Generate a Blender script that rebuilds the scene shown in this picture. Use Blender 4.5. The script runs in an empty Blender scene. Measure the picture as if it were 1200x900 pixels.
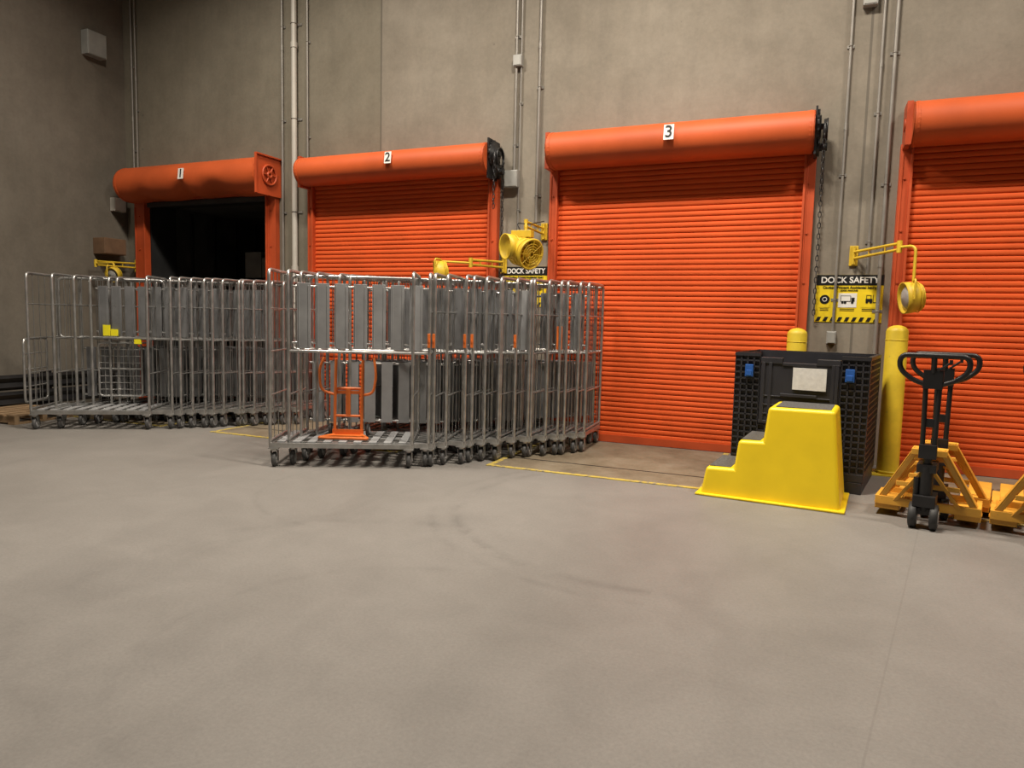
import bpy, bmesh, math, random
from mathutils import Vector, Matrix
random.seed(7)
sc=bpy.context.scene
COL=sc.collection
PI=math.pi

# ------------------------------------------------------------------ materials
def newmat(name):
    m=bpy.data.materials.new(name); m.use_nodes=True
    nt=m.node_tree; nt.nodes.clear()
    o=nt.nodes.new('ShaderNodeOutputMaterial'); b=nt.nodes.new('ShaderNodeBsdfPrincipled')
    nt.links.new(b.outputs[0],o.inputs[0])
    return m,nt,b
def noise(nt,vec,scale,detail=4,rough=.55,dist=0):
    n=nt.nodes.new('ShaderNodeTexNoise'); n.inputs['Scale'].default_value=scale
    n.inputs['Detail'].default_value=detail; n.inputs['Roughness'].default_value=rough; n.inputs['Distortion'].default_value=dist
    if vec: nt.links.new(vec,n.inputs['Vector'])
    return n.outputs['Fac']
def ramp(nt,fac,stops):
    r=nt.nodes.new('ShaderNodeValToRGB'); e=r.color_ramp.elements
    while len(e)<len(stops): e.new(.5)
    for i,(p,c) in enumerate(stops):
        e[i].position=p; e[i].color=(*c,1) if len(c)==3 else c
    nt.links.new(fac,r.inputs[0]); return r.outputs[0]
def mixc(nt,fac,a,b,mode='MIX'):
    m=nt.nodes.new('ShaderNodeMix'); m.data_type='RGBA'; m.blend_type=mode
    for s,val in ((0,fac),(6,a),(7,b)):
        if isinstance(val,(int,float)): m.inputs[s].default_value=val
        elif isinstance(val,tuple): m.inputs[s].default_value=(*val,1)
        else: nt.links.new(val,m.inputs[s])
    return m.outputs[2]
def math_(nt,op,a,b=None):
    m=nt.nodes.new('ShaderNodeMath'); m.operation=op
    for i,v in enumerate((a,b)):
        if v is None: continue
        if isinstance(v,(int,float)): m.inputs[i].default_value=v
        else: nt.links.new(v,m.inputs[i])
    return m.outputs[0]
def bump(nt,b,h,strength=.2,dist=.01):
    n=nt.nodes.new('ShaderNodeBump'); n.inputs['Strength'].default_value=strength; n.inputs['Distance'].default_value=dist
    nt.links.new(h,n.inputs['Height']); nt.links.new(n.outputs[0],b.inputs['Normal'])
def objco(nt,scale=(1,1,1)):
    t=nt.nodes.new('ShaderNodeTexCoord'); m=nt.nodes.new('ShaderNodeMapping')
    m.inputs['Scale'].default_value=scale
    nt.links.new(t.outputs['Object'],m.inputs[0]); return m.outputs[0]
def mat(name,c,rough=.5,metal=0,var=.2,scale=6,wear=None,wearamt=.5,bmp=0,spec=.5):
    m,nt,b=newmat(name)
    co=objco(nt)
    f=noise(nt,co,scale,5)
    d=tuple(x*(1-var) for x in c); l=tuple(min(1,x*(1+var)) for x in c)
    col=ramp(nt,f,[(.3,d),(.7,l)])
    if wear:
        f2=noise(nt,co,scale*3.1,8,.7)
        w=ramp(nt,f2,[(wearamt,(0,0,0)),(min(1,wearamt+.08),(1,1,1))])
        col=mixc(nt,w,col,wear)
    nt.links.new(col,b.inputs['Base Color'])
    b.inputs['Roughness'].default_value=rough; b.inputs['Metallic'].default_value=metal
    b.inputs['Specular IOR Level'].default_value=spec
    if bmp: bump(nt,b,noise(nt,co,scale*8,4),bmp,.004)
    return m

M={}
M['orange']=mat('orange_shutter_paint',(.64,.098,.022),.65,0,.1,1.6,bmp=.03,spec=.15)
M['hood']=mat('orange_hood_paint',(.52,.092,.022),.55,0,.16,1.3,wear=(.22,.05,.02),wearamt=.72,bmp=.05,spec=.35)
M['guide']=mat('orange_guide_paint',(.48,.072,.018),.5,0,.2,2.2,wear=(.1,.03,.015),wearamt=.68)
M['galv']=mat('galvanised_steel',(.46,.46,.45),.34,.8,.25,9)
M['wire']=mat('zinc_wire',(.30,.30,.29),.38,.75,.2,9)
M['slat']=mat('grey_slat_sheet',(.30,.305,.31),.5,.15,.18,4,wear=(.17,.17,.17),wearamt=.66)
M['slatd']=mat('shaded_slat_sheet',(.17,.173,.177),.5,.15,.25,4,wear=(.08,.08,.08),wearamt=.62)  # slat sheet darkened to stand for the shade between nested carts
M['rubber']=mat('grey_rubber',(.075,.075,.075),.6,0,.3,12)
M['tyre']=mat('black_rubber',(.03,.03,.03),.6,0,.3,12)
M['hub']=mat('caster_hub_grey',(.45,.45,.45),.45,.3,.2,12)
M['black']=mat('black_paint',(.012,.012,.013),.42,0,.3,8)
M['blackpl']=mat('black_plastic',(.024,.024,.029),.45,0,.25,5,wear=(.07,.067,.062),wearamt=.72,bmp=.05)
M['yellow']=mat('yellow_plastic',(.88,.64,.015),.42,0,.07,3,wear=(.50,.36,.04),wearamt=.72,bmp=.05)
M['ypaint']=mat('yellow_paint',(.64,.44,.03),.5,0,.18,4,wear=(.25,.18,.05),wearamt=.66)
M['ybol']=mat('bollard_yellow',(.66,.49,.03),.5,0,.15,5,wear=(.2,.16,.07),wearamt=.64)
M['jack']=mat('pallet_jack_yellow',(.78,.40,.05),.45,0,.15,5,wear=(.16,.10,.05),wearamt=.63)
M['orangeb']=mat('bright_orange',(.72,.17,.03),.45,0,.12,6)
M['white']=mat('white_print',(.78,.77,.73),.5,0,.05,5)
M['paper']=mat('white_paper',(.68,.68,.66),.6,0,.1,30)
M['blue']=mat('blue_latch_plastic',(.02,.10,.38),.4,0,.1,10)
M['conduit']=mat('grey_conduit',(.28,.265,.24),.45,.4,.2,3)
M['pipew']=mat('painted_pipe',(.50,.48,.43),.5,.1,.12,2,wear=(.2,.19,.17),wearamt=.7)
M['boxg']=mat('grey_box_paint',(.33,.33,.31),.5,.2,.15,5)
M['brown']=mat('brown_cardboard',(.15,.085,.045),.8,0,.15,8)
M['wood']=mat('pallet_wood',(.30,.20,.11),.8,0,.3,7)
M['dark']=mat('trailer_shade',(.012,.012,.012),.8,0,.5,2)  # near-black colour stands in for darkness around the trailer opening
M['darkg']=mat('trailer_liner_shade',(.05,.048,.042),.7,0,.5,2)  # unlit trailer interior painted as a very dark base colour
M['carton']=mat('wrapped_carton_grey',(.30,.29,.27),.5,0,.2,3)
M['grit']=mat('grey_grit_tread',(.085,.083,.08),.9,0,.5,60,bmp=.6)
M['signy']=mat('sign_yellow',(.85,.64,.02),.45,0,.04,5)
M['signb']=mat('sign_black',(.01,.01,.01),.45,0,.1,5)
M['label']=mat('yellow_label',(.90,.80,.02),.5,0,.05,5)

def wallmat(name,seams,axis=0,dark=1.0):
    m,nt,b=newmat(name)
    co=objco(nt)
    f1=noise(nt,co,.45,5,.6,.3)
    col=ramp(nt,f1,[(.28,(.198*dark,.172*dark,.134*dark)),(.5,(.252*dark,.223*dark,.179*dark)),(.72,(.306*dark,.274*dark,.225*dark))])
    f2=noise(nt,objco(nt,(4,4,.5)),1.4,6,.65)
    col=mixc(nt,.40,col,ramp(nt,f2,[(.3,(.80,.80,.80)),(.7,(1.06,1.05,1.03))]),'MULTIPLY')
    f5=noise(nt,co,3.2,7,.7)
    col=mixc(nt,.5,col,ramp(nt,f5,[(.35,(.76,.76,.75)),(.6,(1.05,1.05,1.05))]),'MULTIPLY')
    f3=noise(nt,co,22,6,.7)
    col=mixc(nt,.5,col,ramp(nt,f3,[(.3,(.82,.82,.82)),(.65,(1.05,1.05,1.05))]),'MULTIPLY')
    t=nt.nodes.new('ShaderNodeSeparateXYZ'); nt.links.new(co,t.inputs[0])
    for s in seams:
        d=math_(nt,'ABSOLUTE',math_(nt,'SUBTRACT',t.outputs[axis],s))
        k=math_(nt,'LESS_THAN',d,.012)
        col=mixc(nt,math_(nt,'MULTIPLY',k,.65),col,(.09,.08,.065))
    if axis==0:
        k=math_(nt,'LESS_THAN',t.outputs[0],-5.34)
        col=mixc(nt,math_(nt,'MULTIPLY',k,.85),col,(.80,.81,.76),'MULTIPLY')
    v=nt.nodes.new('ShaderNodeTexVoronoi'); v.inputs['Scale'].default_value=1.1; nt.links.new(co,v.inputs['Vector'])
    k=math_(nt,'LESS_THAN',v.outputs['Distance'],.025)
    col=mixc(nt,math_(nt,'MULTIPLY',k,.5),col,(.08,.075,.07))
    nt.links.new(col,b.inputs['Base Color']); b.inputs['Roughness'].default_value=.85
    bump(nt,b,f3,.2,.01)
    return m
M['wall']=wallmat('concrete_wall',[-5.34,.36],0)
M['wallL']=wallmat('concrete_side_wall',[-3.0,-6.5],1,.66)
M['wallD']=wallmat('concrete_far_wall',[-3.0,-6.5],1,.4)  # unseen walls, concrete darkened to cut bounced light
def floormat():
    m,nt,b=newmat('polished_concrete_floor')
    co=objco(nt)
    f1=noise(nt,co,.3,4,.55)
    col=ramp(nt,f1,[(.3,(.184,.173,.159)),(.55,(.212,.200,.185)),(.8,(.242,.229,.212))])
    n=noise(nt,objco(nt,(1,.45,1)),.8,6,.55,1.6)
    col=mixc(nt,.4,col,ramp(nt,n,[(.36,(.84,.84,.84)),(.5,(1,1,1)),(.7,(1.05,1.05,1.05))]),'MULTIPLY')
    n2=noise(nt,co,2.6,7,.7,.5)
    col=mixc(nt,.4,col,ramp(nt,n2,[(.35,(.82,.82,.82)),(.62,(1.06,1.06,1.06))]),'MULTIPLY')
    f3=noise(nt,co,60,6,.8)
    col=mixc(nt,.8,col,ramp(nt,f3,[(.32,(.80,.80,.80)),(.65,(1.08,1.08,1.08))]),'MULTIPLY')
    f4=noise(nt,objco(nt,(1.6,.9,1)),2.2,8,.75)
    col=mixc(nt,ramp(nt,f4,[(.66,(0,0,0)),(.82,(.4,.4,.4))]),col,(.33,.315,.295))
    t=nt.nodes.new('ShaderNodeSeparateXYZ'); nt.links.new(co,t.inputs[0])
    brk=ramp(nt,noise(nt,co,3.0,6,.75),[(.42,(0,0,0)),(.62,(1,1,1))])
    for (cx,cy,R,w,s) in ((-.9,-2.9,1.55,.07,.36),(-.9,-2.9,1.72,.05,.24),(-3.0,-3.2,1.1,.035,.22),(-1.6,-5.6,1.0,.05,.18),(-2.2,-5.2,1.3,.09,.24)):
        dx=math_(nt,'SUBTRACT',t.outputs[0],cx); dy=math_(nt,'SUBTRACT',t.outputs[1],cy)
        r=math_(nt,'SQRT',math_(nt,'ADD',math_(nt,'MULTIPLY',dx,dx),math_(nt,'MULTIPLY',dy,dy)))
        d=math_(nt,'ABSOLUTE',math_(nt,'SUBTRACT',r,R))
        k=math_(nt,'MAXIMUM',math_(nt,'SUBTRACT',1.0,math_(nt,'DIVIDE',d,w)),0.0)
        below=math_(nt,'LESS_THAN',dx,.2)
        k=math_(nt,'MULTIPLY',math_(nt,'MULTIPLY',k,below),s)
        k=math_(nt,'MULTIPLY',k,brk)
        col=mixc(nt,k,col,(.08,.075,.07))
    d=math_(nt,'SUBTRACT',math_(nt,'SUBTRACT',t.outputs[0],.222),math_(nt,'MULTIPLY',math_(nt,'ADD',t.outputs[1],5.595),.169))
    k=math_(nt,'LESS_THAN',math_(nt,'ABSOLUTE',d),.004)
    col=mixc(nt,math_(nt,'MULTIPLY',k,.25),col,(.12,.11,.10))
    nt.links.new(col,b.inputs['Base Color'])
    r=ramp(nt,f1,[(.3,(.48,.48,.48)),(.7,(.60,.60,.60))]); nt.links.new(r,b.inputs['Roughness'])
    b.inputs['Specular IOR Level'].default_value=.3
    bump(nt,b,f3,.06,.004)
    return m
M['floor']=floormat()
def platemat():
    m,nt,b=newmat('worn_leveler_plate')
    co=objco(nt)
    f=noise(nt,co,2.5,8,.7)
    col=ramp(nt,f,[(.3,(.12,.095,.06)),(.5,(.19,.155,.105)),(.72,(.25,.215,.16))])
    col=mixc(nt,.7,col,ramp(nt,noise(nt,co,50,5,.7),[(.3,(.75,.75,.75)),(.7,(1.1,1.1,1.1))]),'MULTIPLY')
    nt.links.new(col,b.inputs['Base Color']); b.inputs['Roughness'].default_value=.6
    return m
M['plate']=platemat()
M['ceil']=mat('ceiling_darkened',(.30,.28,.25),.8,0,.05,1)  # unseen ceiling, colour lowered to cut bounced light
M['line']=mat('worn_floor_yellow',(.50,.38,.07),.6,0,.15,5,wear=(.22,.19,.14),wearamt=.5)

# ------------------------------------------------------------------ mesh builder
class MB:
    def __init__(s): s.v=[];s.f=[];s.m=[];s.s=[]
    def add(s,vs,fs,m=0,sm=False):
        o=len(s.v); s.v+= [tuple(x) for x in vs]
        for f in fs: s.f.append([i+o for i in f]); s.m.append(m); s.s.append(sm)
        return s
    def box(s,c,d,rot=None,m=0):
        hx,hy,hz=d[0]/2,d[1]/2,d[2]/2
        vs=[Vector((x,y,z)) for x in(-hx,hx) for y in(-hy,hy) for z in(-hz,hz)]
        if rot is not None: vs=[rot@v for v in vs]
        vs=[v+Vector(c) for v in vs]
        return s.add(vs,[(0,1,3,2),(4,6,7,5),(0,4,5,1),(2,3,7,6),(0,2,6,4),(1,5,7,3)],m)
    def bb(s,a,b,m=0):
        return s.box([(a[i]+b[i])/2 for i in range(3)],[abs(b[i]-a[i]) for i in range(3)],None,m)
    def frame(s,ax):
        ax=Vector(ax).normalized()
        t=Vector((0,0,1)) if abs(ax.z)<.9 else Vector((1,0,0))
        u=ax.cross(t).normalized(); w=u.cross(ax)
        return ax,u,w
    def lathe(s,org,ax,prof,n=20,m=0,sm=True,caps=True):
        ax,u,w=s.frame(ax); org=Vector(org); vs=[];fs=[]
        for (r,z) in prof:
            for i in range(n):
                a=2*PI*i/n; vs.append(org+ax*z+(u*math.cos(a)+w*math.sin(a))*r)
        for k in range(len(prof)-1):
            for i in range(n):
                j=(i+1)%n; fs.append((k*n+i,k*n+j,(k+1)*n+j,(k+1)*n+i))
        s.add(vs,fs,m,sm)
        if caps:
            if prof[0][0]>1e-5: s.add(vs[:n],[tuple(range(n))[::-1]],m)
            if prof[-1][0]>1e-5: s.add(vs[-n:],[tuple(range(n))],m)
        return s
    def cyl(s,a,b,r,n=12,m=0,r2=None):
        a=Vector(a);b=Vector(b); L=(b-a).length
        return s.lathe(a,b-a,[(r,0),(r if r2 is None else r2,L)],n,m)
    def tube(s,pts,r,n=8,m=0,closed=False):
        P=[Vector(p) for p in pts]; N=len(P); vs=[];fs=[]
        def tan(i):
            if closed: return (P[(i+1)%N]-P[i-1]).normalized()
            if i==0: return (P[1]-P[0]).normalized()
            if i==N-1: return (P[-1]-P[-2]).normalized()
            return ((P[i+1]-P[i]).normalized()+(P[i]-P[i-1]).normalized()).normalized()
        t0=tan(0); _,u,w=s.frame(t0)
        for i in range(N):
            t=tan(i)
            if i: 
                q=t0.rotation_difference(t); u=q@u; w=q@w; t0=t
            for k in range(n):
                a=2*PI*k/n; vs.append(P[i]+(u*math.cos(a)+w*math.sin(a))*r)
        R=N if closed else N-1
        for i in range(R):
            j=(i+1)%N
            for k in range(n):
                l=(k+1)%n; fs.append((i*n+k,i*n+l,j*n+l,j*n+k))
        s.add(vs,fs,m,True)
        if not closed:
            s.add(vs[:n],[tuple(range(n))[::-1]],m); s.add(vs[-n:],[tuple(range(n))],m)
        return s
    def torus(s,c,ax,R,r,n=24,k=8,m=0):
        ax,u,w=s.frame(ax); c=Vector(c)
        return s.tube([c+(u*math.cos(2*PI*i/n)+w*math.sin(2*PI*i/n))*R for i in range(n)],r,k,m,True)
    def extr(s,poly,vec,m=0):
        n=len(poly); vec=Vector(vec); a=[Vector(p) for p in poly]; b=[p+vec for p in a]
        s.add(a+b,[tuple(range(n))[::-1],tuple(range(n,2*n))]+[(i,(i+1)%n,n+(i+1)%n,n+i) for i in range(n)],m)
        return s
    def mesh(s,name,mats):
        me=bpy.data.meshes.new(name); me.from_pydata(s.v,[],s.f)
        for x in mats: me.materials.append(M[x])
        me.polygons.foreach_set('material_index',s.m); me.polygons.foreach_set('use_smooth',s.s)
        bm=bmesh.new(); bm.from_mesh(me); bmesh.ops.recalc_face_normals(bm,faces=bm.faces); bm.to_mesh(me); bm.free()
        me.update(); return me
    def obj(s,name,mats,parent=None,bevel=0,loc=None,label=None,seg=2):
        o=bpy.data.objects.new(name,s.mesh(name,mats)); COL.objects.link(o)
        if parent: o.parent=parent
        if loc: o.location=loc
        if bevel:
            b=o.modifiers.new('bevel','BEVEL'); b.width=bevel; b.segments=seg; b.limit_method='ANGLE'
        if label: o['label']=label
        return o
def fillet(pts,r,n=4,closed=False):
    P=[Vector(p) for p in pts]; N=len(P); out=[]
    for i in range(N):
        if not closed and i in(0,N-1): out.append(P[i]); continue
        a=P[i-1];b=P[i];c=P[(i+1)%N]
        d1=(a-b);d2=(c-b); q=min(r,d1.length*.49,d2.length*.49)
        s=b+d1.normalized()*q; e=b+d2.normalized()*q
        for k in range(n+1):
            t=k/n; out.append(s*(1-t)**2+b*2*t*(1-t)+e*t*t)
    return out
def thing(name,label,cat,loc=(0,0,0),rz=0,group=None,kind=None):
    e=bpy.data.objects.new(name,None); COL.objects.link(e); e.location=loc; e.rotation_euler=(0,0,rz)
    e.empty_display_size=.1
    if label: e['label']=label
    if cat: e['category']=cat
    if group: e['group']=group
    if kind: e['kind']=kind
    return e
def copytree(src):
    new=src.copy(); COL.objects.link(new)
    def rec(a,b):
        for c in a.children:
            d=c.copy(); COL.objects.link(d); d.parent=b; d.matrix_parent_inverse=c.matrix_parent_inverse.copy(); rec(c,d)
    rec(src,new); return new
def text_mesh(txt,size,name,matn,parent,loc,rot=(PI/2,0,0),ext=.002,align='CENTER',bold=0,sx=1):
    cu=bpy.data.curves.new('t','FONT'); cu.body=txt; cu.size=size; cu.extrude=ext; cu.align_x=align; cu.align_y='CENTER'; cu.offset=bold
    t=bpy.data.objects.new('t',cu); COL.objects.link(t)
    bpy.context.view_layer.update()
    me=bpy.data.meshes.new_from_object(t.evaluated_get(bpy.context.evaluated_depsgraph_get()))
    bpy.data.objects.remove(t); bpy.data.curves.remove(cu)
    me.materials.clear(); me.materials.append(M[matn])
    o=bpy.data.objects.new(name,me); COL.objects.link(o); o.location=loc; o.rotation_euler=rot; o.scale=(sx,1,1)
    if parent: o.parent=parent
    return o

# ------------------------------------------------------------------ room shell
XL,XR,YN,ZC=-10.05,9.0,-15.0,7.6
def struct(o): o['kind']='structure'; return o
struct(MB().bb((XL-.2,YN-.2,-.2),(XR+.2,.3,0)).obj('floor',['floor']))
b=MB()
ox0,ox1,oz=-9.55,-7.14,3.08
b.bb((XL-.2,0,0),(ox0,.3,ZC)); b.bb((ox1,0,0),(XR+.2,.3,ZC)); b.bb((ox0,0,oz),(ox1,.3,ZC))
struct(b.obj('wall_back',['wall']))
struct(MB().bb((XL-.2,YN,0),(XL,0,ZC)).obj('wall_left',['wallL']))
struct(MB().bb((XR,YN,0),(XR+.2,0,ZC)).obj('wall_right',['wallD']))
struct(MB().bb((XL-.2,YN-.2,0),(XR+.2,YN,ZC)).obj('wall_front',['wallD']))
struct(MB().bb((XL-.2,YN-.2,ZC),(XR+.2,.3,ZC+.2)).obj('ceiling',['ceil']))

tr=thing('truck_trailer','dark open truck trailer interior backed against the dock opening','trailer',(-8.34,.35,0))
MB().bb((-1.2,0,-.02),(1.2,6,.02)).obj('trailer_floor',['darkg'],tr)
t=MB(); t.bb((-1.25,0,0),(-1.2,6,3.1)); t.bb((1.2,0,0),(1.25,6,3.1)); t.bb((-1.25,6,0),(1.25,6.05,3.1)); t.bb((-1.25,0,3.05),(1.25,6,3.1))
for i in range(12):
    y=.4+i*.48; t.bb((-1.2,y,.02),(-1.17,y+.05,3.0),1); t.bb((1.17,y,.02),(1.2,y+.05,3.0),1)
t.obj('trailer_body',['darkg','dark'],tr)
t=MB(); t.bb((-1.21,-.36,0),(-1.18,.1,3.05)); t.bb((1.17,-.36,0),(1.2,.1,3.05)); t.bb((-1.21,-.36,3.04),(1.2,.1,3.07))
t.obj('dark_reveal_lining',['dark'],tr)  # black lining added over the wall reveal so the opening looks dark
cg=thing('wrapped_pallet_load','dim grey wrapped pallet load inside the trailer','pallet load',(-8.55,1.5,.02))
c=MB()
for i in range(3):
    for k in range(5): c.bb((-.55+.37*i,0,.15+k*.46),(-.55+.37*i+.355,.9,.15+k*.46+.44-(.1 if i==1 and k==4 else 0)))
c.obj('cartons',['carton'],cg,.01)
MB().bb((-.6,-.05,0),(.6,.95,.13)).obj('pallet',['wood'],cg)

# ------------------------------------------------------------------ roller doors
def slats(x0,x1,z0,z1,y=-.05,pitch=.058,amp=.012):
    b=MB(); n=int((z1-z0)/pitch); pr=[]
    for i in range(n+1):
        z=z0+i*pitch
        for k,(t,d) in enumerate(((0,-.5),(.05,.2),(.16,.7),(.35,1.0),(.62,.98),(.84,.7),(.93,.2),(.97,-.5))):
            pr.append((z+t*pitch,y-d*amp))
    vs=[];fs=[]
    for z,yy in pr: vs+=[(x0,yy,z),(x1,yy,z)]
    for i in range(len(pr)-1): fs.append((2*i,2*i+1,2*i+3,2*i+2))
    b.add(vs,fs,0,False)
    b.bb((x0,y-.03,.005),(x1,y+.01,z0+.02),1)
    return b
def hood(x0,x1,z0,z1,D,dent=False):
    b=MB(); R=(z1-z0)/2; zc=(z0+z1)/2; yc=-D+R
    pr=[(-.005,z1-.01)]
    for i in range(15):
        a=PI/2+PI*i/14
        pr.append((yc+R*math.cos(a),zc+R*math.sin(a)))
    pr.append((yc+.12,z0))
    N=len(pr); nx=60; vs=[];fs=[]
    for j in range(nx+1):
        x=x0+(x1-x0)*j/nx
        for (y,z) in pr:
            q=0
            if dent: q=.08*math.exp(-((x-(x0+1.30))/.14)**2)*max(0,(zc-.03-z)/R)+.06*math.exp(-((x-(x0+1.9))/.22)**2)*max(0,(zc-z)/R)+.03*math.exp(-((x-(x0+.5))/.16)**2)*max(0,(zc-z)/R)
            vs.append((x,y+q*.8,z+q*.8))
    for j in range(nx):
        for i in range(N-1): fs.append((j*N+i,j*N+i+1,(j+1)*N+i+1,(j+1)*N+i))
    b.add(vs,fs,0,True)
    for x in (x0,x1-.012):
        b.extr([(x,p[0],p[1]) for p in pr],(.012,0,0),0)
    for x in (x0+.03,x1-.05):
        b.extr([(x,yc+(p[0]-yc)*1.02,zc+(p[1]-zc)*1.02) for p in pr],(.02,0,0),0)
    return b
def chain(b,x,y,z0,z1,m=0,st=.055,r=.0045):
    z=z1;i=0
    while z>z0:
        c=Vector((x,y,z)); u=Vector((0,1,0)) if i%2 else Vector((1,0,0))
        pts=[c+u*.014*math.cos(a)+Vector((0,0,1))*.034*math.sin(a) for a in [2*PI*k/8 for k in range(8)]]
        b.tube(pts,r,5,m,True); z-=st;i+=1
def number_plate(par,n,x,y,z,w=.11,h=.165,tilt=-.12):
    p=MB().bb((-w/2,-.003,-h/2),(w/2,.003,h/2)).obj('number_plate',['white'],par)
    p.location=(x,y,z); p.rotation_euler=(tilt,0,0)
    text_mesh(n,h*1.1,'numeral','signb',p,(0,-.005,0),bold=.002)
def roller_door(idx,x0,x1,closed=True,gw=.1,gw2=None,hz0=3.13,hz1=3.52,D=.45,hx0=None,hx1=None,np=None,pw=.11):
    gw2=gw2 or gw
    e=thing('door_%d'%idx,None,None,(0,0,0),0,None,'structure')
    e['label']='orange roll-up dock door with number %d on its hood'%idx
    top=hz0+.05
    if closed:
        slats(x0+gw-.02,x1-gw2+.02,.07,top).obj('shutter_curtain',['orange','guide'],e)
    for a,w in ((x0,gw),(x1-gw2,gw2)):
        g=MB(); g.bb((a,-.09,0),(a+w,-.0,top)); 
        s=a+w if a==x0 else a
        g.bb((s-.012,-.125,0),(s+.012,-.02,top)); g.bb((a+.01,-.10,.2),(a+.03,-.09,top-.1))
        for k in range(6):
            z=.35+k*.5
            g.cyl((a+w*.45,-.09,z),(a+w*.45,-.102,z),.012,8)
        g.obj('guide_rail',['guide'],e,.004)
    hx0=hx0 if hx0 is not None else x0+.06; hx1=hx1 if hx1 is not None else x1-.03
    hood(hx0,hx1,hz0,hz1,D,not closed).obj('hood',['hood'],e)
    MB().bb((x0+.08,-.12,hz0+.02),(x1-.06,-.02,hz0+.08)).obj('lintel_plate',['guide'],e)
    zc=(hz0+hz1)/2
    number_plate(e,str(idx),np,-D-.014,zc+.05,pw,pw*1.5)
    if closed:
        g=MB()
        g.bb((hx1+.0,-.34,zc-.24),(hx1+.02,-.02,zc+.22))
        g.lathe((hx1+.02,-.2,zc+.05),(1,0,0),[(.15,0),(.15,.02),(.11,.02),(.11,.035),(.03,.035),(.03,.09)],24)
        g.lathe((hx1+.02,-.12,zc-.13),(1,0,0),[(.09,0),(.09,.03),(.04,.03),(.04,.1)],20)
        for k in range(16):
            a=2*PI*k/16
            g.box((hx1+.03,-.2+.155*math.cos(a),zc+.05+.155*math.sin(a)),(.02,.02,.02))
        g.torus((hx1+.09,-.2,zc-.02),(1,0,0),.13,.012,24,6)
        g.torus((hx1+.11,-.2,zc+.02),(1,0,0),.10,.010,24,6)
        g.obj('chain_hoist_drive',['black'],e)
        g=MB(); chain(g,hx1+.09,-.33,2.7,zc-.02); chain(g,hx1+.09,-.07,1.5,zc-.02)
        g.obj('hand_chain',['black'],e)
        g=MB(); g.bb((hx0-.05,-.3,zc-.2),(hx0,-.02,zc+.2)); g.cyl((hx0-.06,-.2,zc),(hx0,-.2,zc),.06,16)
        g.obj('end_bracket',['guide'],e)
    else:
        g=MB(); g.bb((hx1,-D+.0,hz0-.02),(hx1+.012,0,hz1+.01))
        g.bb((hx1,-D-.005,hz0-.02),(hx1+.03,-D+.015,hz1+.01)); g.bb((hx1,-D,hz1-.01),(hx1+.04,0,hz1+.01))
        g.obj('end_bracket',['guide'],e)
        g=MB(); c=(hx1+.03,-D*.5,zc)
        g.torus(c,(1,0,0),.13,.015,28,8); g.torus(c,(1,0,0),.035,.018,16,8)
        for k in range(6):
            a=2*PI*k/6; g.cyl((c[0],c[1]+.045*math.cos(a),c[2]+.045*math.sin(a)),(c[0],c[1]+.13*math.cos(a),c[2]+.13*math.sin(a)),.010,6)
        g.obj('hoist_wheel',['guide'],e)
    return e
d1=roller_door(1,-9.79,-7.02,False,gw=.24,gw2=.14,hz0=3.04,hz1=3.54,D=.5,hx0=-9.72,hx1=-7.0,np=-8.33,pw=.10)
MB().bb((-9.5,-.1,2.98),(-7.16,-.05,3.05)).obj('bottom_bar',['black'],d1)
roller_door(2,-6.46,-3.61,np=-4.93,hz1=3.47,hz0=3.12,pw=.095)
roller_door(3,-2.94,-.07,np=-1.50,pw=.105)
roller_door(4,.68,3.60,np=2.2)

# ------------------------------------------------------------------ dock levelers
def leveler(x0,x1,y0,lab):
    e=thing('dock_leveler',lab,'dock leveler',((x0+x1)/2,y0/2,0))
    w=(x1-x0)/2; h=-y0/2
    MB().bb((-w,-h,0),(w,h-.13,.005)).obj('plate',['plate'],e)
    k=MB(); t=.055
    k.bb((-w-t,-h-t,0),(w+t,-h,.007)); k.bb((-w-t,-h,0),(-w,h-.13,.007)); k.bb((w,-h,0),(w+t,h-.13,.007))
    k.obj('yellow_edge_marking',['line'],e)
    MB().bb((-w,-h+.42,.005),(w,-h+.435,.008)).obj('hinge_strip',['black'],e)
leveler(-2.76,-.82,-1.92,'worn dock leveler plate with yellow edge before door 3')
leveler(-6.40,-3.95,-1.80,'worn dock leveler plate with yellow edge before door 2')
leveler(-9.30,-7.30,-1.80,'worn dock leveler plate with yellow edge before open door')
leveler(1.0,3.2,-1.92,'worn dock leveler plate with yellow edge before door 4')

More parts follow.
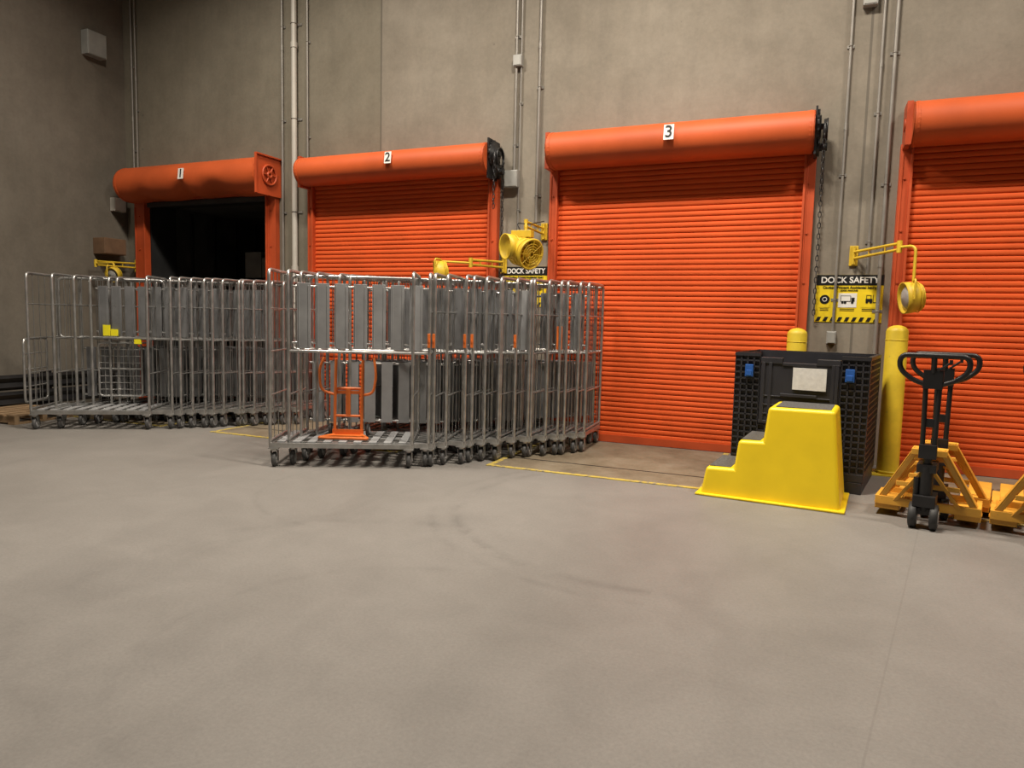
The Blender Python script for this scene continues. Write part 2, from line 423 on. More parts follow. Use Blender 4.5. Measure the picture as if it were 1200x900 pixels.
# ------------------------------------------------------------------ roll cage cart
W2,DP,HT=.645,.34,1.80
ZB=.225
def cart(kind):
    e=thing('roll_cage_cart','','cage cart')
    zb=ZB
    for sx in (-1,1):
        b=MB(); x=sx*W2
        b.tube(fillet([(x,-DP,zb),(x,-DP,HT),(x,DP,HT),(x,DP,zb)],.06,4),.0155,8)
        b.cyl((x,-DP,zb+.02),(x,DP,zb+.02),.013,6)
        for z in (.66,1.06,1.45): b.cyl((x,-DP,z),(x,DP,z),.008,6)
        for i in range(1,5):
            y=-DP+2*DP*i/5; b.cyl((x,y,zb),(x,y,HT),.0045,5,1)
        b.obj('side_panel',['galv','wire'],e)
    gy=DP-.01
    if kind in('open','planks'):
        b=MB()
        b.tube(fillet([(-W2+.03,gy,1.05),(-W2+.03,gy,HT-.02),(W2-.03,gy,HT-.02),(W2-.03,gy,1.05)],.06,4,True),.017,8,0,True)
        nw=10 if kind=='open' else 5
        for i in range(1,nw):
            x=-W2+2*W2*i/nw; b.cyl((x,gy,1.05),(x,gy,HT-.02),.0045,5,1)
        b.obj('rear_gate',['galv','wire'],e)
    else:
        MB().cyl((-W2,gy,HT-.02),(W2,gy,HT-.02),.015,8).obj('top_rail',['galv'],e)
        MB().cyl((-W2,gy,1.06),(W2,gy,1.06),.012,8).obj('mid_rail',['galv'],e)
    b=MB()
    b.bb((-W2,-DP-.015,zb-.045),(W2,-DP+.02,zb)); b.bb((-W2,DP-.02,zb-.045),(W2,DP+.015,zb))
    b.bb((-W2-.015,-DP,zb-.045),(-W2+.02,DP,zb)); b.bb((W2-.02,-DP,zb-.045),(W2+.015,DP,zb))
    b.obj('base_frame',['galv'],e,.003)
    if kind=='open':
        b=MB()
        for i in range(9):
            x=-W2+.09+i*(2*W2-.18)/8
            b.bb((x-.036,-DP+.02,zb),(x+.036,DP-.02,zb+.012))
        b.bb((-W2+.02,-.02,zb-.014),(W2-.02,.02,zb-.001))
        b.obj('slatted_deck',['slat'],e,.002)
    else:
        sm='slat' if kind=='planks' else 'slatd'
        b=MB()
        for i in range(7):
            x=-W2+.13+i*(2*W2-.26)/6
            b.bb((x-.056,DP-.06,.32),(x+.056,DP-.045,.94))
        b.cyl((-W2+.04,DP-.04,.34),(W2-.04,DP-.04,.34),.011,6,1); b.cyl((-W2+.04,DP-.04,.92),(W2-.04,DP-.04,.92),.011,6,1)
        b.obj('folded_deck',[sm,'galv'],e,.003)
        if kind!='bare':
            b=MB(); sy=-DP+.04
            for i in range(7):
                x=-W2+.13+i*(2*W2-.26)/6
                b.bb((x-.062,sy,1.09),(x+.062,sy+.02,1.69))
                b.bb((x-.048,sy-.005,1.11),(x-.040,sy,1.67)); b.bb((x+.040,sy-.005,1.11),(x+.048,sy,1.67))
            b.cyl((-W2+.02,sy+.03,1.14),(W2-.02,sy+.03,1.14),.011,6,1); b.cyl((-W2+.02,sy+.03,1.66),(W2-.02,sy+.03,1.66),.011,6,1)
            b.cyl((-W2,sy-.02,1.065),(W2,sy-.02,1.065),.013,8,1)
            b.obj('folded_shelf',[sm,'galv'],e,.003)
    R=.068
    for sx in(-1,1):
        for sy in(-1,1):
            x=sx*(W2-.03); y=sy*(DP-.02); zt=zb-.045
            b=MB(); b.bb((x-.045,y-.04,zt-.012),(x+.045,y+.04,zt)); b.cyl((x,y,zt-.03),(x,y,zt-.012),.03,12)
            for q in(-1,1):
                b.extr([(x+q*.028,y-.03,zt-.028),(x+q*.028,y+.035,zt-.028),(x+q*.028,y+.035,.055),(x+q*.028,y+.008,.055)],(q*.004,0,0))
            b.cyl((x-.034,y+.02,R),(x+.034,y+.02,R),.009,8)
            cc=b.obj('caster',['galv'],e)
            w=MB(); w.lathe((x-.02,y+.02,R),(1,0,0),[(R*.8,0),(R*.98,.005),(R,.02),(R*.98,.035),(R*.8,.04)],20,0)
            w.lathe((x-.0225,y+.02,R),(1,0,0),[(R*.6,0),(R*.6,.045)],16,1)
            w.obj('wheel',['rubber','hub'],cc)
    return e
def place(c,fr,rot,label,group):
    c.rotation_euler=(0,0,rot)
    l=Vector((W2,-DP,0)); l=Matrix.Rotation(rot,3,'Z')@l
    c.location=(fr[0]-l.x,fr[1]-l.y,0); c['label']=label; c['group']=group
SRC={k:cart(k) for k in('open','planks','dark','bare')}
used=set()
def row(n,p0,p1,r0,r1,grp,first_lab,lab,kinds,t1=.13):
    out=[]
    for i in range(n):
        t=0 if i==0 else t1+(1-t1)*((i-1)/(n-2)+.018*math.sin(i*2.1))
        t=min(t,1.0)
        k='open' if i==0 else kinds[(i-1)%len(kinds)]
        if k in used: c=copytree(SRC[k])
        else: c=SRC[k]; used.add(k)
        j=0 if i==0 else (.35 if i==1 else 1)
        tt=0 if i==1 else t
        rot=math.radians(r1+(r0-r1)*(1-tt)**3)+ j*random.uniform(-.04,.04)
        fr=Vector((p0[0]+(p1[0]-p0[0])*t+j*random.uniform(-.03,.03),p0[1]+(p1[1]-p0[1])*t+j*random.uniform(-.03,.03)))
        # keep clear of the wall
        back=fr.y+2*DP*math.cos(rot)
        if back>-.16: fr.y-=back+.16
        place(c,fr,rot,first_lab if i==0 else lab,grp)
        out.append(c)
    return out
rowA=row(17,(-3.36,-2.43),(-2.17,-.90),26,2,'nested roll cage carts in front of door 2','galvanised roll cage cart, slatted deck lowered, at row end','galvanised roll cage cart nested in a row, deck folded up',['planks','bare','bare','bare','bare','dark','bare','bare','dark','bare'],.07)
rowB=row(14,(-7.16,-2.08),(-5.98,-.92),31,6,'nested roll cage carts before the open door','galvanised roll cage cart with lowered deck near the open door','galvanised roll cage cart nested near the open door, deck folded up',['bare','bare','dark','bare','bare','dark','bare','bare','bare','dark','bare'],.14)
for i in (1,2,4,5,9):
    b=MB(); b.bb((W2-.016,-DP-.032,1.12),(W2+.010,-DP-.018,1.25)); b.bb((W2-.01,-DP-.037,1.17),(W2+.006,-DP-.032,1.20))
    b.obj('orange_latch',['orangeb'],rowA[i],.003,label='orange plastic latch')
b=MB(); b.bb((W2-.10,-DP-.03,1.10),(W2-.04,-DP-.018,1.34)); b.obj('orange_panel',['orangeb'],rowA[14],.003,label='orange plastic panel')
for (x,z,h) in ((-.50,1.09,.13),(-.40,1.09,.08),(-.10,1.0,.07)):
    b=MB(); b.bb((x,-DP+.010,z),(x+.085,-DP+.028,z+h)); b.obj('yellow_label',['label'],rowB[3],label='yellow paper label')
b=MB(); x=-W2-.03
b.tube(fillet([(x,-DP-.05,.32),(x,-DP-.05,1.05),(x,.12,1.05),(x,.12,.32)],.06,4,True),.014,8,0,True)
for z in(.5,.7,.88): b.cyl((x,-DP-.05,z),(x,.12,z),.007,6,0)
for q in(1,2,3): b.cyl((x,-DP-.05+q*.11,.32),(x,-DP-.05+q*.11,1.05),.0045,5,0)
b.obj('folding_side_gate',['galv'],rowB[0])
b=MB(); gx0,gx1,gz0,gz1,gy=-.12,.38,.34,1.0,.20
b.tube(fillet([(gx0,gy,gz0),(gx0,gy,gz1),(gx1,gy,gz1),(gx1,gy,gz0)],.05,4,True),.013,8,0,True)
b.cyl((gx0,gy,.68),(gx1,gy,.68),.011,6)
for q in range(1,7): b.cyl((gx0+q*(gx1-gx0)/7,gy,gz0),(gx0+q*(gx1-gx0)/7,gy,gz1),.0045,5)
for q in range(1,8): b.cyl((gx0,gy,gz0+q*(gz1-gz0)/8),(gx1,gy,gz0+q*(gz1-gz0)/8),.0045,5)
b.cyl((gx0,gy,gz0),(gx0,DP,gz0),.009,6); b.cyl((gx1,gy,gz0),(gx1,DP,gz0),.009,6); b.cyl((gx0,gy,gz1),(gx0,DP,gz1),.009,6); b.cyl((gx1,gy,gz1),(gx1,DP,gz1),.009,6)
b.obj('wire_basket',['galv'],rowB[0])

# ------------------------------------------------------------------ orange hand truck on the deck of the first cart
ht=thing('hand_truck','small orange tubular hand truck standing on the lowered cart deck','hand truck',(-4.08,-2.42,ZB+.012),math.radians(22))
b=MB()
for x in(-.13,.13): b.tube(fillet([(x,0,.02),(x,.02,.4),(x,.05,.74)],.1),.015,8)
b.tube(fillet([(-.13,.05,.40),(-.13,.055,.46),(.13,.055,.46),(.13,.05,.40)],.05),.014,8)
b.cyl((-.13,.01,.2),(.13,.01,.2),.012,8)
b.bb((-.02,.0,.2),(.02,.02,.46)); b.bb((-.13,.03,.41),(.13,.045,.44))
b.obj('frame',['orangeb'],ht)
b=MB(); b.tube(fillet([(-.13,.03,.40),(-.27,.01,.44),(-.28,.01,.66),(-.24,.04,.76)],.09),.013,8); b.obj('hand_loop',['orangeb'],ht)
b=MB(); b.tube(fillet([(.13,.03,.40),(.24,.01,.42),(.27,.01,.60),(.24,.04,.76)],.09),.013,8); b.obj('hand_loop',['orangeb'],ht)
b=MB(); b.tube(fillet([(-.13,0,.016),(-.24,-.20,.016),(.24,-.20,.016),(.13,0,.016)],.04),.014,8); b.bb((-.17,-.06,.0),(.17,.0,.02)); b.bb((-.15,-.012,.0),(.15,.0,.07)); b.obj('toe_frame',['orangeb'],ht)
for x in(-.18,.18):
    w=MB(); w.lathe((x-.015,.06,.06),(1,0,0),[(.04,0),(.057,.004),(.06,.015),(.057,.026),(.04,.03)],20,0); w.lathe((x-.017,.06,.06),(1,0,0),[(.03,0),(.03,.034)],16,1)
    w.obj('wheel',['tyre','hub'],ht)

# ------------------------------------------------------------------ step stool
st=thing('step_stool','yellow moulded plastic step stool with dark grit treads','step stool',(-.25,-1.86,0),math.radians(-5))
prof=[(-.51,0.0),(-.475,.235),(-.255,.242),(-.232,.475),(-.045,.482),(-.02,.757),(.465,.762),(.54,0.0)]
def hw(z): return .325-.065*z/.8
b=MB(); A=[(x,-hw(z),z) for x,z in prof]; B=[(x,hw(z),z) for x,z in prof]; n=len(prof)
b.add(A+B,[tuple(range(n)),tuple(range(2*n-1,n-1,-1))]+[(i,(i+1)%n,n+(i+1)%n,n+i) for i in range(n)],0,True)
bd=b.obj('moulded_body',['yellow'],st,.028,seg=4)
bd.modifiers.new('wn','WEIGHTED_NORMAL')
b=MB(); b.bb((-.545,-.36,0),(.575,.36,.020)); b.obj('base_flange',['yellow'],st,.008)
for x0,x1,z in ((-.452,-.285,.240),(-.212,-.07,.480),(.03,.43,.761)):
    b=MB(); b.bb((x0,-hw(z)+.045,z-.01),(x1,hw(z)-.045,z+.005)); b.obj('tread_pad',['grit'],st,.002,label='dark grit tread pad')

# ------------------------------------------------------------------ bulk container
bc=thing('bulk_container','black collapsible plastic bulk container with blue latches','container',(-.02,-.98,0),math.radians(-9))
cw,cd,chh=.55,.46,1.14
b=MB(); b.bb((-cw,-cd,.10),(cw,cd,.17))
for x in(-cw+.08,0,cw-.08): b.bb((x-.07,-cd,0),(x+.07,cd,.10))
b.obj('pallet_base',['blackpl'],bc,.006)
def panel(b,L,z0,z1,cols,rows,org,ux,out,rd=.022,rw=.014,back=True):
    ux=Vector(ux);out=Vector(out);org=Vector(org)
    rot=Matrix((ux,out,Vector((0,0,1)))).transposed()
    def bx(u0,u1,a,c,o0,o1):
        cen=org+ux*(u0+u1)/2+out*(o0+o1)/2+Vector((0,0,(a+c)/2))
        b.box(cen,(abs(u1-u0),abs(o1-o0),abs(c-a)),rot)
    if back: bx(0,L,z0,z1,-.012,0.006)
    for i in range(cols+1):
        u=L*i/cols; bx(max(0,u-rw/2),min(L,u+rw/2),z0,z1,0,rd+.006)
    for j in range(rows+1):
        z=z0+(z1-z0)*j/rows; bx(0,L,max(z0,z-rw/2),min(z1,z+rw/2),0,rd+.006)
    return b
b=MB()
panel(b,.22,.17,chh,4,18,(-cw,-cd+.03,0),(1,0,0),(0,-1,0)); panel(b,.22,.17,chh,4,18,(cw-.22,-cd+.03,0),(1,0,0),(0,-1,0))
panel(b,2*cw-.44,.17,.52,10,6,(-cw+.22,-cd+.03,0),(1,0,0),(0,-1,0))
b.bb((-cw-.002,-cd-.004,chh-.015),(-cw+.22,-cd+.04,chh+.015)); b.bb((cw-.22,-cd-.004,chh-.015),(cw+.002,-cd+.04,chh+.015))
b.obj('front_wall',['blackpl'],bc)
b=MB(); b.bb((-cw+.225,-cd+.005,.54),(cw-.225,-cd+.03,chh-.06))
b.bb((-cw+.225,-cd-.005,chh-.075),(-.14,-cd+.045,chh-.02)); b.bb((.14,-cd-.005,chh-.075),(cw-.225,-cd+.045,chh-.02)); b.bb((-.14,-cd-.005,chh-.09),(.14,-cd+.045,chh-.06))
b.bb((-cw+.225,-cd-.005,.53),(cw-.225,-cd+.04,.56)); b.bb((-.15,-cd-.01,chh-.36),(.15,-cd+.01,chh-.33))
for x in (-cw+.25,-.24,.27,cw-.25): b.bb((x-.015,-cd-.006,.54),(x+.015,-cd+.02,chh-.06))
for z in (.62,.70,.78): b.bb((-cw+.24,-cd-.004,z-.006),(cw-.24,-cd+.02,z+.006))
b.obj('drop_door',['blackpl'],bc,.005)
for sx in(-1,1):
    b=MB(); 
    if sx>0: panel(b,2*cd-.03,.17,chh,14,18,(cw-.03,-cd+.015,0),(0,1,0),(1,0,0))
    else: panel(b,2*cd-.03,.17,chh,14,18,(-cw+.03,-cd+.015,0),(0,1,0),(-1,0,0))
    b.bb((sx*cw-.02*sx-.012,-cd,chh-.015),(sx*cw+.002*sx,cd,chh+.015))
    b.obj('side_wall',['blackpl'],bc)
b=MB(); panel(b,2*cw,.17,chh,12,14,(-cw,cd-.03,0),(1,0,0),(0,1,0)); b.bb((-cw,cd-.030,chh-.015),(cw,cd+.002,chh+.015)); b.obj('rear_wall',['blackpl'],bc)
for x in(-cw+.13,cw-.15):
    b=MB(); b.bb((x-.035,-cd-.025,.94),(x+.035,-cd-.002,1.05)); b.bb((x-.025,-cd-.033,.95),(x+.025,-cd-.025,1.0)); b.obj('latch',['blue'],bc,.005,label='blue plastic latch')
b=MB(); b.bb((-.05,-cd-.012,.85),(.22,-cd+.004,1.04)); b.obj('document_label',['paper'],bc,label='white paper label in clear pocket')

# ------------------------------------------------------------------ bollards
def bollard(x,y,h,lab,r=.096):
    e=thing('bollard',lab,'bollard',(x,y,0),group='yellow dock bollards')
    b=MB(); pr=[(r,0.012),(r,h-.06)]+[(r*math.cos(a),h-.06+.06*math.sin(a)) for a in (.4,.8,1.2,1.5)]
    b.lathe((0,0,0),(0,0,1),pr,28); b.obj('sleeve',['ybol'],e)
    MB().torus((0,0,h-.14),(0,0,1),r,.004,28,6).obj('top_ring',['ybol'],e)
    MB().torus((0,0,.03),(0,0,1),r,.012,28,6).obj('foot_ring',['ybol'],e)
    MB().bb((-.15,-.15,0),(.15,.15,.012)).obj('base_plate',['ybol'],e)
bollard(.73,-.42,1.43,'scuffed yellow steel bollard beside the black container')
bollard(-.15,-.24,1.38,'yellow steel bollard behind the black container')

# ------------------------------------------------------------------ pallet jacks
def jack():
    e=thing('pallet_jack','','pallet jack')
    for sx in(-1,1):
        b=MB(); x=sx*.255
        b.extr([(x-.08,0,.035),(x-.08,0,.09),(x-.08,1.02,.085),(x-.08,1.15,.06),(x-.08,1.15,.04),(x-.08,1.0,.035)],(.16,0,0))
        f=b.obj('fork',['jack'],e,.006)
        w=MB()
        w.cyl((x-.035,1.0,.037),(x+.035,1.0,.037),.036,16); w.obj('load_roller',['tyre'],f)
    b=MB()
    for sx in(-1,1):
        for (xo,zo,xt,zt,y0,y1,w) in ((.335,.09,.09,.55,-.02,-.12,.04),(.24,.09,.05,.38,-.03,-.12,.03)):
            b.extr([(sx*xo,y0-.03,zo),(sx*(xo-w),y0-.03,zo),(sx*(xt-w),y1-.03,zt),(sx*xt,y1-.03,zt)],(0,.03,0))
        b.extr([(sx*.335,-.05,.09),(sx*.09,-.15,.55),(sx*.09,-.09,.55),(sx*.335,.05,.09)],(sx*.008,0,.004))
        for dy in(.10,.22):
            b.extr([(sx*.335,dy-.02,.09),(sx*.295,dy-.02,.09),(sx*.08,dy-.12,.50-dy*.5),(sx*.11,dy-.12,.50-dy*.5)],(0,.025,0))
        b.bb((sx*.175,-.06,.05),(sx*.335,.24,.12))
        b.extr([(sx*.30,-.06,.12),(sx*.335,-.06,.12),(sx*.335,.24,.12),(sx*.30,.24,.12)],(0,0,.03))
    b.bb((-.335,-.07,.085),(.335,-.045,.15)); b.bb((-.11,-.17,.50),(.11,-.02,.545))
    b.bb((-.11,-.02,.44),(.11,.0,.48)); b.bb((-.11,.09,.38),(.11,.11,.41))
    b.bb((-.2,-.11,.25),(.2,-.095,.285))
    b.obj('lifting_frame',['jack'],e,.004)
    b=MB(); b.cyl((0,-.26,.13),(0,-.26,.44),.045,16); b.cyl((0,-.26,.44),(0,-.26,.56),.028,14); b.bb((-.07,-.33,.16),(.07,-.12,.24)); b.bb((-.06,-.3,.40),(.06,-.08,.46)); b.cyl((-.055,-.28,.16),(-.055,-.28,.36),.02,10)
    b.bb((-.09,-.30,.10),(.09,-.22,.15))
    b.obj('pump_unit',['black'],e,.004)
    for sx in(-1,1):
        w=MB(); w.lathe((sx*.065-.026,-.27,.09),(1,0,0),[(.07,0),(.088,.005),(.09,.026),(.088,.047),(.07,.052)],24,0); w.lathe((sx*.065-.028,-.27,.09),(1,0,0),[(.05,0),(.05,.056)],16,1)
        w.obj('steering_wheel',['tyre','hub'],e)
    h=MB()
    for sx in(-1,1): h.tube([(sx*.036,-.28,.50),(sx*.038,-.29,.75),(sx*.042,-.30,1.04)],.017,10)
    h.bb((-.055,-.31,.50),(.055,-.25,.60)); h.bb((-.04,-.297,.72),(.04,-.283,.78))
    h.bb((-.06,-.325,.99),(.06,-.285,1.12))
    hd=h.obj('tiller_handle',['black'],e,.003)
    g=MB(); g.tube(fillet([(-.05,-.305,1.02),(-.13,-.31,1.05),(-.21,-.315,1.12),(-.205,-.33,1.22),(.205,-.33,1.22),(.21,-.315,1.12),(.13,-.31,1.05),(.05,-.305,1.02)],.06,4),.018,10)
    g.tube([(0,-.31,1.1),(0,-.33,1.22)],.018,8)
    g.obj('grip_loop',['black'],hd)
    k=MB(); k.tube([(.03,-.32,1.12),(.09,-.34,1.17)],.008,6); k.box((.10,-.345,1.18),(.02,.02,.03)); k.obj('release_lever',['black'],hd)
    return e
j0=jack()
def pj(o,x,y,r,lab): o.location=(x,y,0); o.rotation_euler=(0,0,math.radians(r)); o['label']=lab; o['group']='yellow pallet jacks'
js=[j0,copytree(j0),copytree(j0),copytree(j0)]
pj(js[0],.84,-2.12,-12,'yellow pallet jack with black upright loop handle beside the container')
pj(js[1],.96,-1.76,-12,'yellow pallet jack nested behind another, black loop handle')
pj(js[2],1.55,-2.24,-12,'yellow pallet jack parked beside the others, black handle')
pj(js[3],1.68,-1.88,-12,'yellow pallet jack nested behind its neighbour, black handle')

# ------------------------------------------------------------------ conduits on wall
def conduit(x,z0,z1,r,mt,lab):
    e=thing('conduit_pipe',lab,'pipe',(x,0,z0),group='wall conduits')
    z1-=.02
    y=-(r*1.3+.014)
    b=MB(); b.cyl((0,y,0),(0,y,z1-z0),r,10); 
    z=2.0
    while z<z1-z0-.2: b.cyl((0,y,z),(0,y,z+.07),r*1.25,10); z+=3.0
    b.obj('pipe',[mt],e)
    z=.3
    while z<z1-z0-.2:
        c=MB(); c.bb((-r*2.4,-.012,z),(r*2.4,-.001,z+.03)); c.torus((0,y,z+.015),(0,0,1),r*1.12,.004,14,5); c.obj('strap',['conduit'],e); z+=1.25
conduit(-9.84,2.3,ZC,.014,'conduit','thin grey conduit near the room corner')
conduit(-9.76,2.9,ZC,.012,'conduit','thin grey conduit near the room corner')
conduit(-6.93,.0,ZC,.016,'conduit','grey conduit between door 1 and door 2')
conduit(-6.70,.0,ZC,.038,'pipew','thick off-white drain pipe between doors')
conduit(-6.50,3.50,ZC,.014,'conduit','thin grey conduit beside the thick pipe')
conduit(-3.42,3.17,ZC,.015,'conduit','grey conduit rising from the switch box')
conduit(-3.36,2.4,ZC,.010,'conduit','thin grey conduit between door 2 and door 3')
conduit(-3.12,2.56,ZC,.017,'conduit','grey conduit beside door 3')
conduit(.18,1.36,ZC,.014,'conduit','grey conduit beside the dock safety sign')
conduit(.46,1.94,ZC,.014,'conduit','grey conduit beside door 4')
conduit(.575,.0,ZC,.018,'conduit','grey conduit running to the floor beside door 4')
def wbox(x,z,w,h,d,lab,mt='boxg',side=False,name='junction_box'):
    if side: e=thing(name,lab,'electrical box',(XL,x,z),PI/2)
    else: e=thing(name,lab,'electrical box',(x,0,z))
    b=MB(); b.bb((-w/2,-d,-h/2),(w/2,0,h/2)); b.obj('housing',[mt],e,.005)
    b=MB(); b.bb((-w/2+.01,-d-.006,-h/2+.01),(w/2-.01,-d,h/2-.01)); b.obj('cover_plate',[mt],e,.003)
wbox(-3.40,4.45,.11,.13,.07,'small grey junction box on conduit above door 2')
wbox(-3.44,3.08,.17,.2,.09,'grey switch box beside the door 2 hood')
wbox(.33,4.60,.13,.14,.08,'small grey junction box high on wall')
wbox(.17,1.29,.09,.13,.05,'small grey outlet box below the dock safety sign',name='wall_outlet')
wbox(-.54,5.28,.30,.34,.14,'square grey metal box high on side wall','boxg',True)
wbox(-.2,3.02,.2,.2,.1,'grey box on side wall near corner','pipew',True)
wbox(-.42,2.36,.36,.24,.25,'brown cardboard box held on side wall','brown',True)  # cardboard box, not electrical; its wall mounting is made up

# ------------------------------------------------------------------ dock lights / fan on yellow arms
def arm_light(name,lab,base,elbow,head,headdir,fan=False,cat='dock light',s=.8):
    e=thing(name,lab,cat,base)
    B=Vector(base); E=Vector(elbow)-B; Hh=Vector(head)-B
    b=MB(); b.bb((-.04,-.02,-.10),(.04,0,.10)); b.cyl((0,-.04,-.09),(0,-.04,.09),.016,10); b.bb((-.016,-.05,-.09),(.016,-.0,-.07)); b.bb((-.016,-.05,.07),(.016,0,.09))
    b.obj('wall_bracket',['ypaint'],e,.003)
    b=MB(); b.cyl((0,-.04,.035),E+Vector((0,0,.035)),.014,8); b.cyl((0,-.04,-.03),E+Vector((0,0,-.02)),.014,8)
    b.cyl(E+Vector((0,0,-.05)),E+Vector((0,0,.06)),.024,10)
    for q in(.35,.7):
        mid=E*q; b.cyl(mid+Vector((0,-.02,.04)),mid+Vector((0,-.02,-.03)),.008,6)
    b.tube(fillet([E+Vector((0,0,0)),Vector((Hh.x,Hh.y,E.z)),Hh+Vector((0,0,.1*s))],.06) if (Vector((Hh.x,Hh.y,E.z))-E).length>.05 else [E,Hh+Vector((0,0,.1*s))],.013,8)
    b.obj('swing_arm',['ypaint'],e)
    d=Vector(headdir).normalized()
    if not fan:
        b=MB(); b.lathe(Hh-d*.12*s,d,[(r*s,z*s) for r,z in ((.0,0),(.08,.01),(.135,.04),(.165,.09),(.175,.15),(.178,.22),(.165,.215),(.13,.15),(.0,.14))],28,0,True,False)
        for i in range(3): b.torus(Hh-d*(.085-.02*i)*s,d,(.14+.015*i)*s,.005,24,5)
        b.obj('lamp_head',['ypaint'],e)
        b=MB(); b.lathe(Hh+d*.03*s,d,[(r*s,z*s) for r,z in ((.12,0),(.13,.03),(.09,.06),(0,.08))],20,0,True,False); b.obj('lens',['boxg'],e)
        b=MB(); b.tube(fillet([Hh+Vector((0,0,.1*s)),Hh+Vector((.0,0,.19*s)),Hh+Vector((0,-.19*s,.19*s)),Hh+Vector((0,-.19*s,-.02))],.03),.01,6); b.obj('yoke',['ypaint'],e)
    else:
        b=MB(); b.lathe(Hh-d*.14*s,d,[(r*s,z*s) for r,z in ((.12,-.06),(.19,-.02),(.215,.01),(.20,.03),(.20,.25),(.22,.27),(.205,.285),(.185,.27),(.18,.02),(.10,-.04))],32,0,True,False)
        b.torus(Hh-d*.02*s,d,.203*s,.006,32,6); b.torus(Hh+d*.05*s,d,.203*s,.006,32,6)
        b.obj('fan_barrel',['ypaint'],e)
        g=MB()
        _,u,w=g.frame(d)
        for q in(.14,):
            for R in(.04,.075,.11,.145): g.torus(Hh+d*q*s,d,R*s,.0035,24,5)
            for k in range(8):
                a=PI*k/4; g.cyl(Hh+d*q*s+(u*math.cos(a)+w*math.sin(a))*.03*s,Hh+d*q*s+(u*math.cos(a)+w*math.sin(a))*.195*s,.0035,5)
        g.obj('guard_grille',['ypaint'],e)
        g=MB(); g.cyl(Hh-d*.08*s,Hh+d*.05*s,.06*s,16); 
        for k in range(5):
            a=2*PI*k/5; c=(u*math.cos(a)+w*math.sin(a)); t_=(u*-math.sin(a)+w*math.cos(a))
            p=Hh+c*.05*s; q=Hh+c*.17*s
            g.add([p-t_*.03*s-d*.02*s,p+t_*.03*s+d*.02*s,q+t_*.055*s+d*.03*s,q-t_*.055*s-d*.03*s],[(0,1,2,3)])
        g.obj('fan_blade',['ypaint'],e)
        L=Hh+Vector((-.16,-.06,.06)); ld=Vector((-.6,-.75,-.05)).normalized()
        g=MB(); g.lathe(L-ld*.12,ld,[(0,0),(.08,.01),(.12,.05),(.135,.12),(.145,.19),(.13,.185),(.11,.15),(0,.14)],24,0,True,False); 
        g.torus(L-ld*.05,ld,.130,.006,24,5)
        g.tube([L,Hh+Vector((0,0,.14))],.012,6); g.obj('work_light',['ypaint'],e)
        g=MB(); g.bb((Hh.x-.16,Hh.y-.05,Hh.z+.16),(Hh.x+.08,Hh.y+.05,Hh.z+.24)); g.obj('control_box',['ypaint'],e,.005)
        g=MB(); g.tube(fillet([Hh+Vector((-.05,0,.22)),Hh+Vector((-.12,0,.33)),Hh+Vector((.02,.03,.31)),Vector((0,-.03,.12))],.05),.006,6); g.obj('power_cable',['black'],e)
    return e
arm_light('dock_light','yellow swing-arm dock light beside door 4',(.33,-.001,2.12),(.68,-.60,2.14),(.80,-.72,1.68),(-.96,-.22,-.10),s=.8)
arm_light('dock_light','yellow swing-arm dock light beside door 2 above the carts',(-3.54,-.001,2.06),(-3.70,-.60,2.04),(-3.95,-.85,1.92),(-.8,-.55,-.1),s=.75)
arm_light('dock_fan','yellow barrel dock fan on wall-mounted swing arm',(-3.02,-.001,2.45),(-3.06,-.50,2.47),(-3.01,-.62,2.15),(.86,-.45,-.28),True,'fan',s=.80)
arm_light('dock_light','yellow swing-arm dock light near the room corner',(-9.85,-.001,2.10),(-9.80,-.75,2.08),(-9.35,-.8,1.92),(.2,-.9,-.3),s=.6)

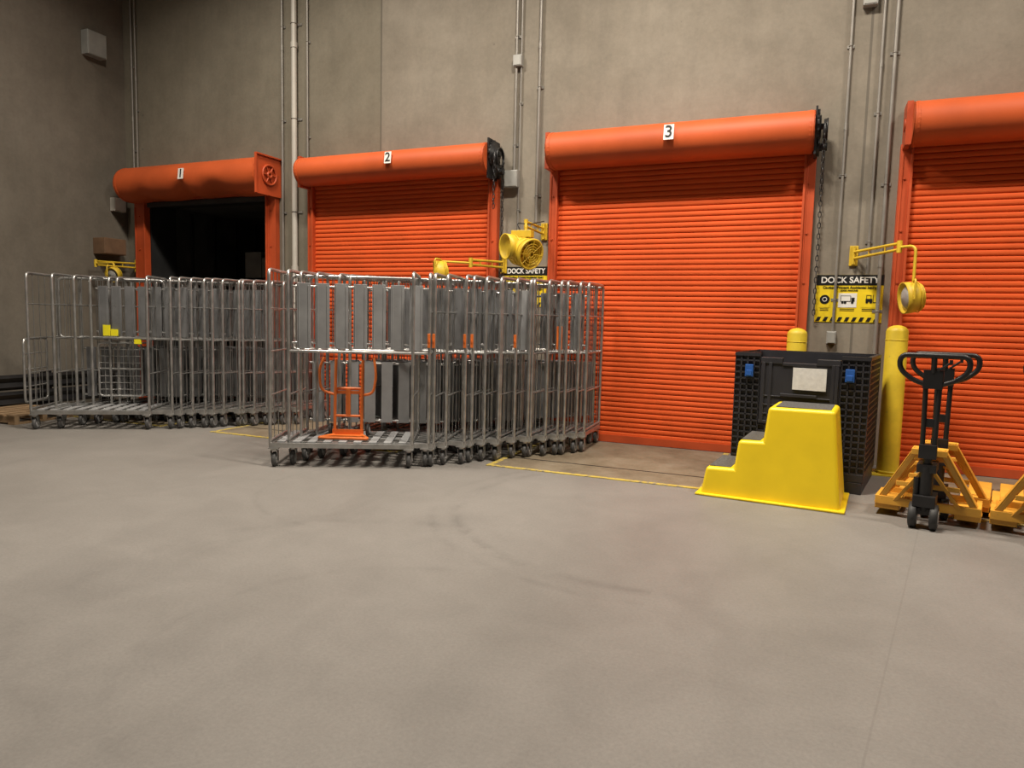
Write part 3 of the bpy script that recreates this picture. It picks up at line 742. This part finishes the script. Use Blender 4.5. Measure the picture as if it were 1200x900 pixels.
# ------------------------------------------------------------------ signs
def sign(x0,x1,z0,z1,lab):
    w=x1-x0;h=z1-z0
    e=thing('safety_sign',lab,'sign',((x0+x1)/2,-.001,(z0+z1)/2),group='dock safety signs')
    MB().bb((-w/2,-.006,-h/2),(w/2,0,h/2)).obj('sign_board',['signy'],e)
    MB().bb((-w/2,-.009,h/2-.105),(w/2,-.006,h/2)).obj('header_band',['signb'],e)
    text_mesh('DOCK SAFETY',.085,'lettering','white',e,(0,-.011,h/2-.055),bold=.002,sx=w/.64)
    text_mesh('Caution: Prevent Accidental Injury',.036,'lettering','signb',e,(0,-.008,h/2-.128),bold=.0008,sx=w/.63)
    text_mesh('LOOK AROUND',.022,'lettering','signb',e,(0,-.008,h/2-.158),bold=.0004)
    for i,xx in enumerate((-w*.36,-.01,w*.30)):
        ww=(.10,.17,.15)[i]
        MB().bb((xx-ww/2,-.009,-.09),(xx+ww/2,-.006,.055)).obj('pictogram_panel',['white' if i==1 else 'signy'],e)
        k=MB()
        if i==0:
            k.lathe((xx,-.009,-.01),(0,-1,0),[(.047,0),(.047,.003)],24); 
            k.torus((xx,-.013,-.01),(0,1,0),.02,.004,16,5,1)
        elif i==1:
            k.bb((xx-.065,-.012,-.03),(xx+.03,-.009,.03)); k.bb((xx+.035,-.012,-.03),(xx+.065,-.009,.01))
            for q in(-.045,-.02,.045): k.cyl((xx+q,-.012,-.04),(xx+q,-.009,-.04),.012,12)
            k.bb((xx-.06,-.013,-.024),(xx+.025,-.012,.024),1)
        else:
            k.bb((xx-.03,-.012,-.03),(xx+.03,-.009,.0)); k.bb((xx+.035,-.012,-.04),(xx+.04,-.009,.04)); k.bb((xx+.035,-.012,-.04),(xx+.065,-.009,-.035))
            k.bb((xx-.025,-.012,.0),(xx-.02,-.009,.035)); k.bb((xx-.025,-.012,.032),(xx+.02,-.009,.037)); k.bb((xx+.015,-.012,0),(xx+.02,-.009,.035))
            for q in(-.018,.018): k.cyl((xx+q,-.012,-.036),(xx+q,-.009,-.036),.012,12)
        k.obj('pictogram',['signb','white'],e)
        t=MB()
        for q in range(2): t.bb((xx-ww*.4,-.0085,-.108-q*.016),(xx+ww*.4,-.006,-.102-q*.016))
        t.obj('caption_line',['signb'],e)
    s=MB(); n=9; zb=-h/2+.008; zt=-h/2+.052
    for i in range(n):
        a=-w/2+.01+i*(w-.02)/n; q=(w-.02)/n/2
        s.extr([(a,-.006,zb),(a+q,-.006,zb),(a+q+.02,-.006,zt),(a+.02,-.006,zt)],(0,-.003,0))
    s.obj('hazard_stripe',['signb'],e)
sign(.0,.62,1.45,1.93,'yellow and black DOCK SAFETY sign on concrete wall')
sign(-3.53,-2.96,1.56,2.04,'yellow and black DOCK SAFETY sign behind the carts')

# ------------------------------------------------------------------ black barrier by side wall + pallet
gb=thing('floor_barrier','black steel guard barrier standing along the side wall','barrier',(-9.72,-1.2,0))
for y in(-1.3,-.4,.5):
    b=MB(); b.bb((-.05,y-.05,0),(.05,y+.05,.55)); b.bb((-.12,y-.12,0),(.12,y+.12,.012))
    b.obj('post',['black'],gb,.005)
for z in(.2,.42):
    b=MB(); b.extr([(.05,-1.6,z-.1),(.09,-1.6,z-.06),(.05,-1.6,z),(.09,-1.6,z+.06),(.05,-1.6,z+.1),(.04,-1.6,z+.1),(.04,-1.6,z-.1)],(0,2.4,0)); b.obj('rail',['black'],gb)
pl=thing('wooden_pallet','weathered wooden pallet lying beside the black barrier','pallet',(-9.3,-2.30,0),.1)
for i in range(6): MB().bb((-.5+i*.18,-.4,.10),(-.5+i*.18+.12,.4,.12)).obj('deck_board',['wood'],pl)
for y in(-.36,0,.36): MB().bb((-.5,y-.03,.02),(.52,y+.03,.10)).obj('stringer',['wood'],pl)
for x in(-.5,0,.42): MB().bb((x,-.4,0),(x+.1,.4,.02)).obj('bottom_board',['wood'],pl)

# ------------------------------------------------------------------ lights
def area(x,y,z,sx,sy,e,c=(1,.895,.765),rot=(0,0,0),sp=180):
    l=bpy.data.lights.new('ceiling_lamp','AREA'); l.shape='RECTANGLE'; l.size=sx; l.size_y=sy; l.energy=e; l.color=c; l.spread=math.radians(sp)
    o=bpy.data.objects.new('ceiling_lamp',l); COL.objects.link(o); o.location=(x,y,z); o.rotation_euler=rot
area(-1.2,-3.4,7.3,1.2,.5,450,sp=150)
area(3.9,-3.4,7.3,1.2,.5,290,sp=150)
area(-5.3,-3.4,7.3,1.2,.5,350,sp=150)
area(-8.6,-4.0,7.3,1.2,.5,60,sp=150)
area(-2.0,-9.0,7.3,1.2,.5,15)
w=bpy.data.worlds.new('world'); sc.world=w; w.use_nodes=True
w.node_tree.nodes['Background'].inputs[0].default_value=(.02,.02,.02,1)
sc.view_settings.view_transform='Standard'

# ------------------------------------------------------------------ camera
yaw,p,r,f,D=(.4016,.0914,.0232,825.5,8.003)
F=Vector((-math.sin(yaw)*math.cos(p),math.cos(yaw)*math.cos(p),-math.sin(p)))
rt=Vector((math.cos(yaw),math.sin(yaw),0)); up=rt.cross(F)
U=up*math.cos(r)-rt*math.sin(r); R_=rt*math.cos(r)+up*math.sin(r)
cam=bpy.data.cameras.new('camera'); co=bpy.data.objects.new('camera',cam); COL.objects.link(co)
mw=Matrix((R_,U,-F)).transposed().to_4x4(); mw.translation=Vector((0,-D,1.4)); co.matrix_world=mw
cam.sensor_width=36; cam.lens=f/1200*36; cam.clip_start=.05
sc.camera=co
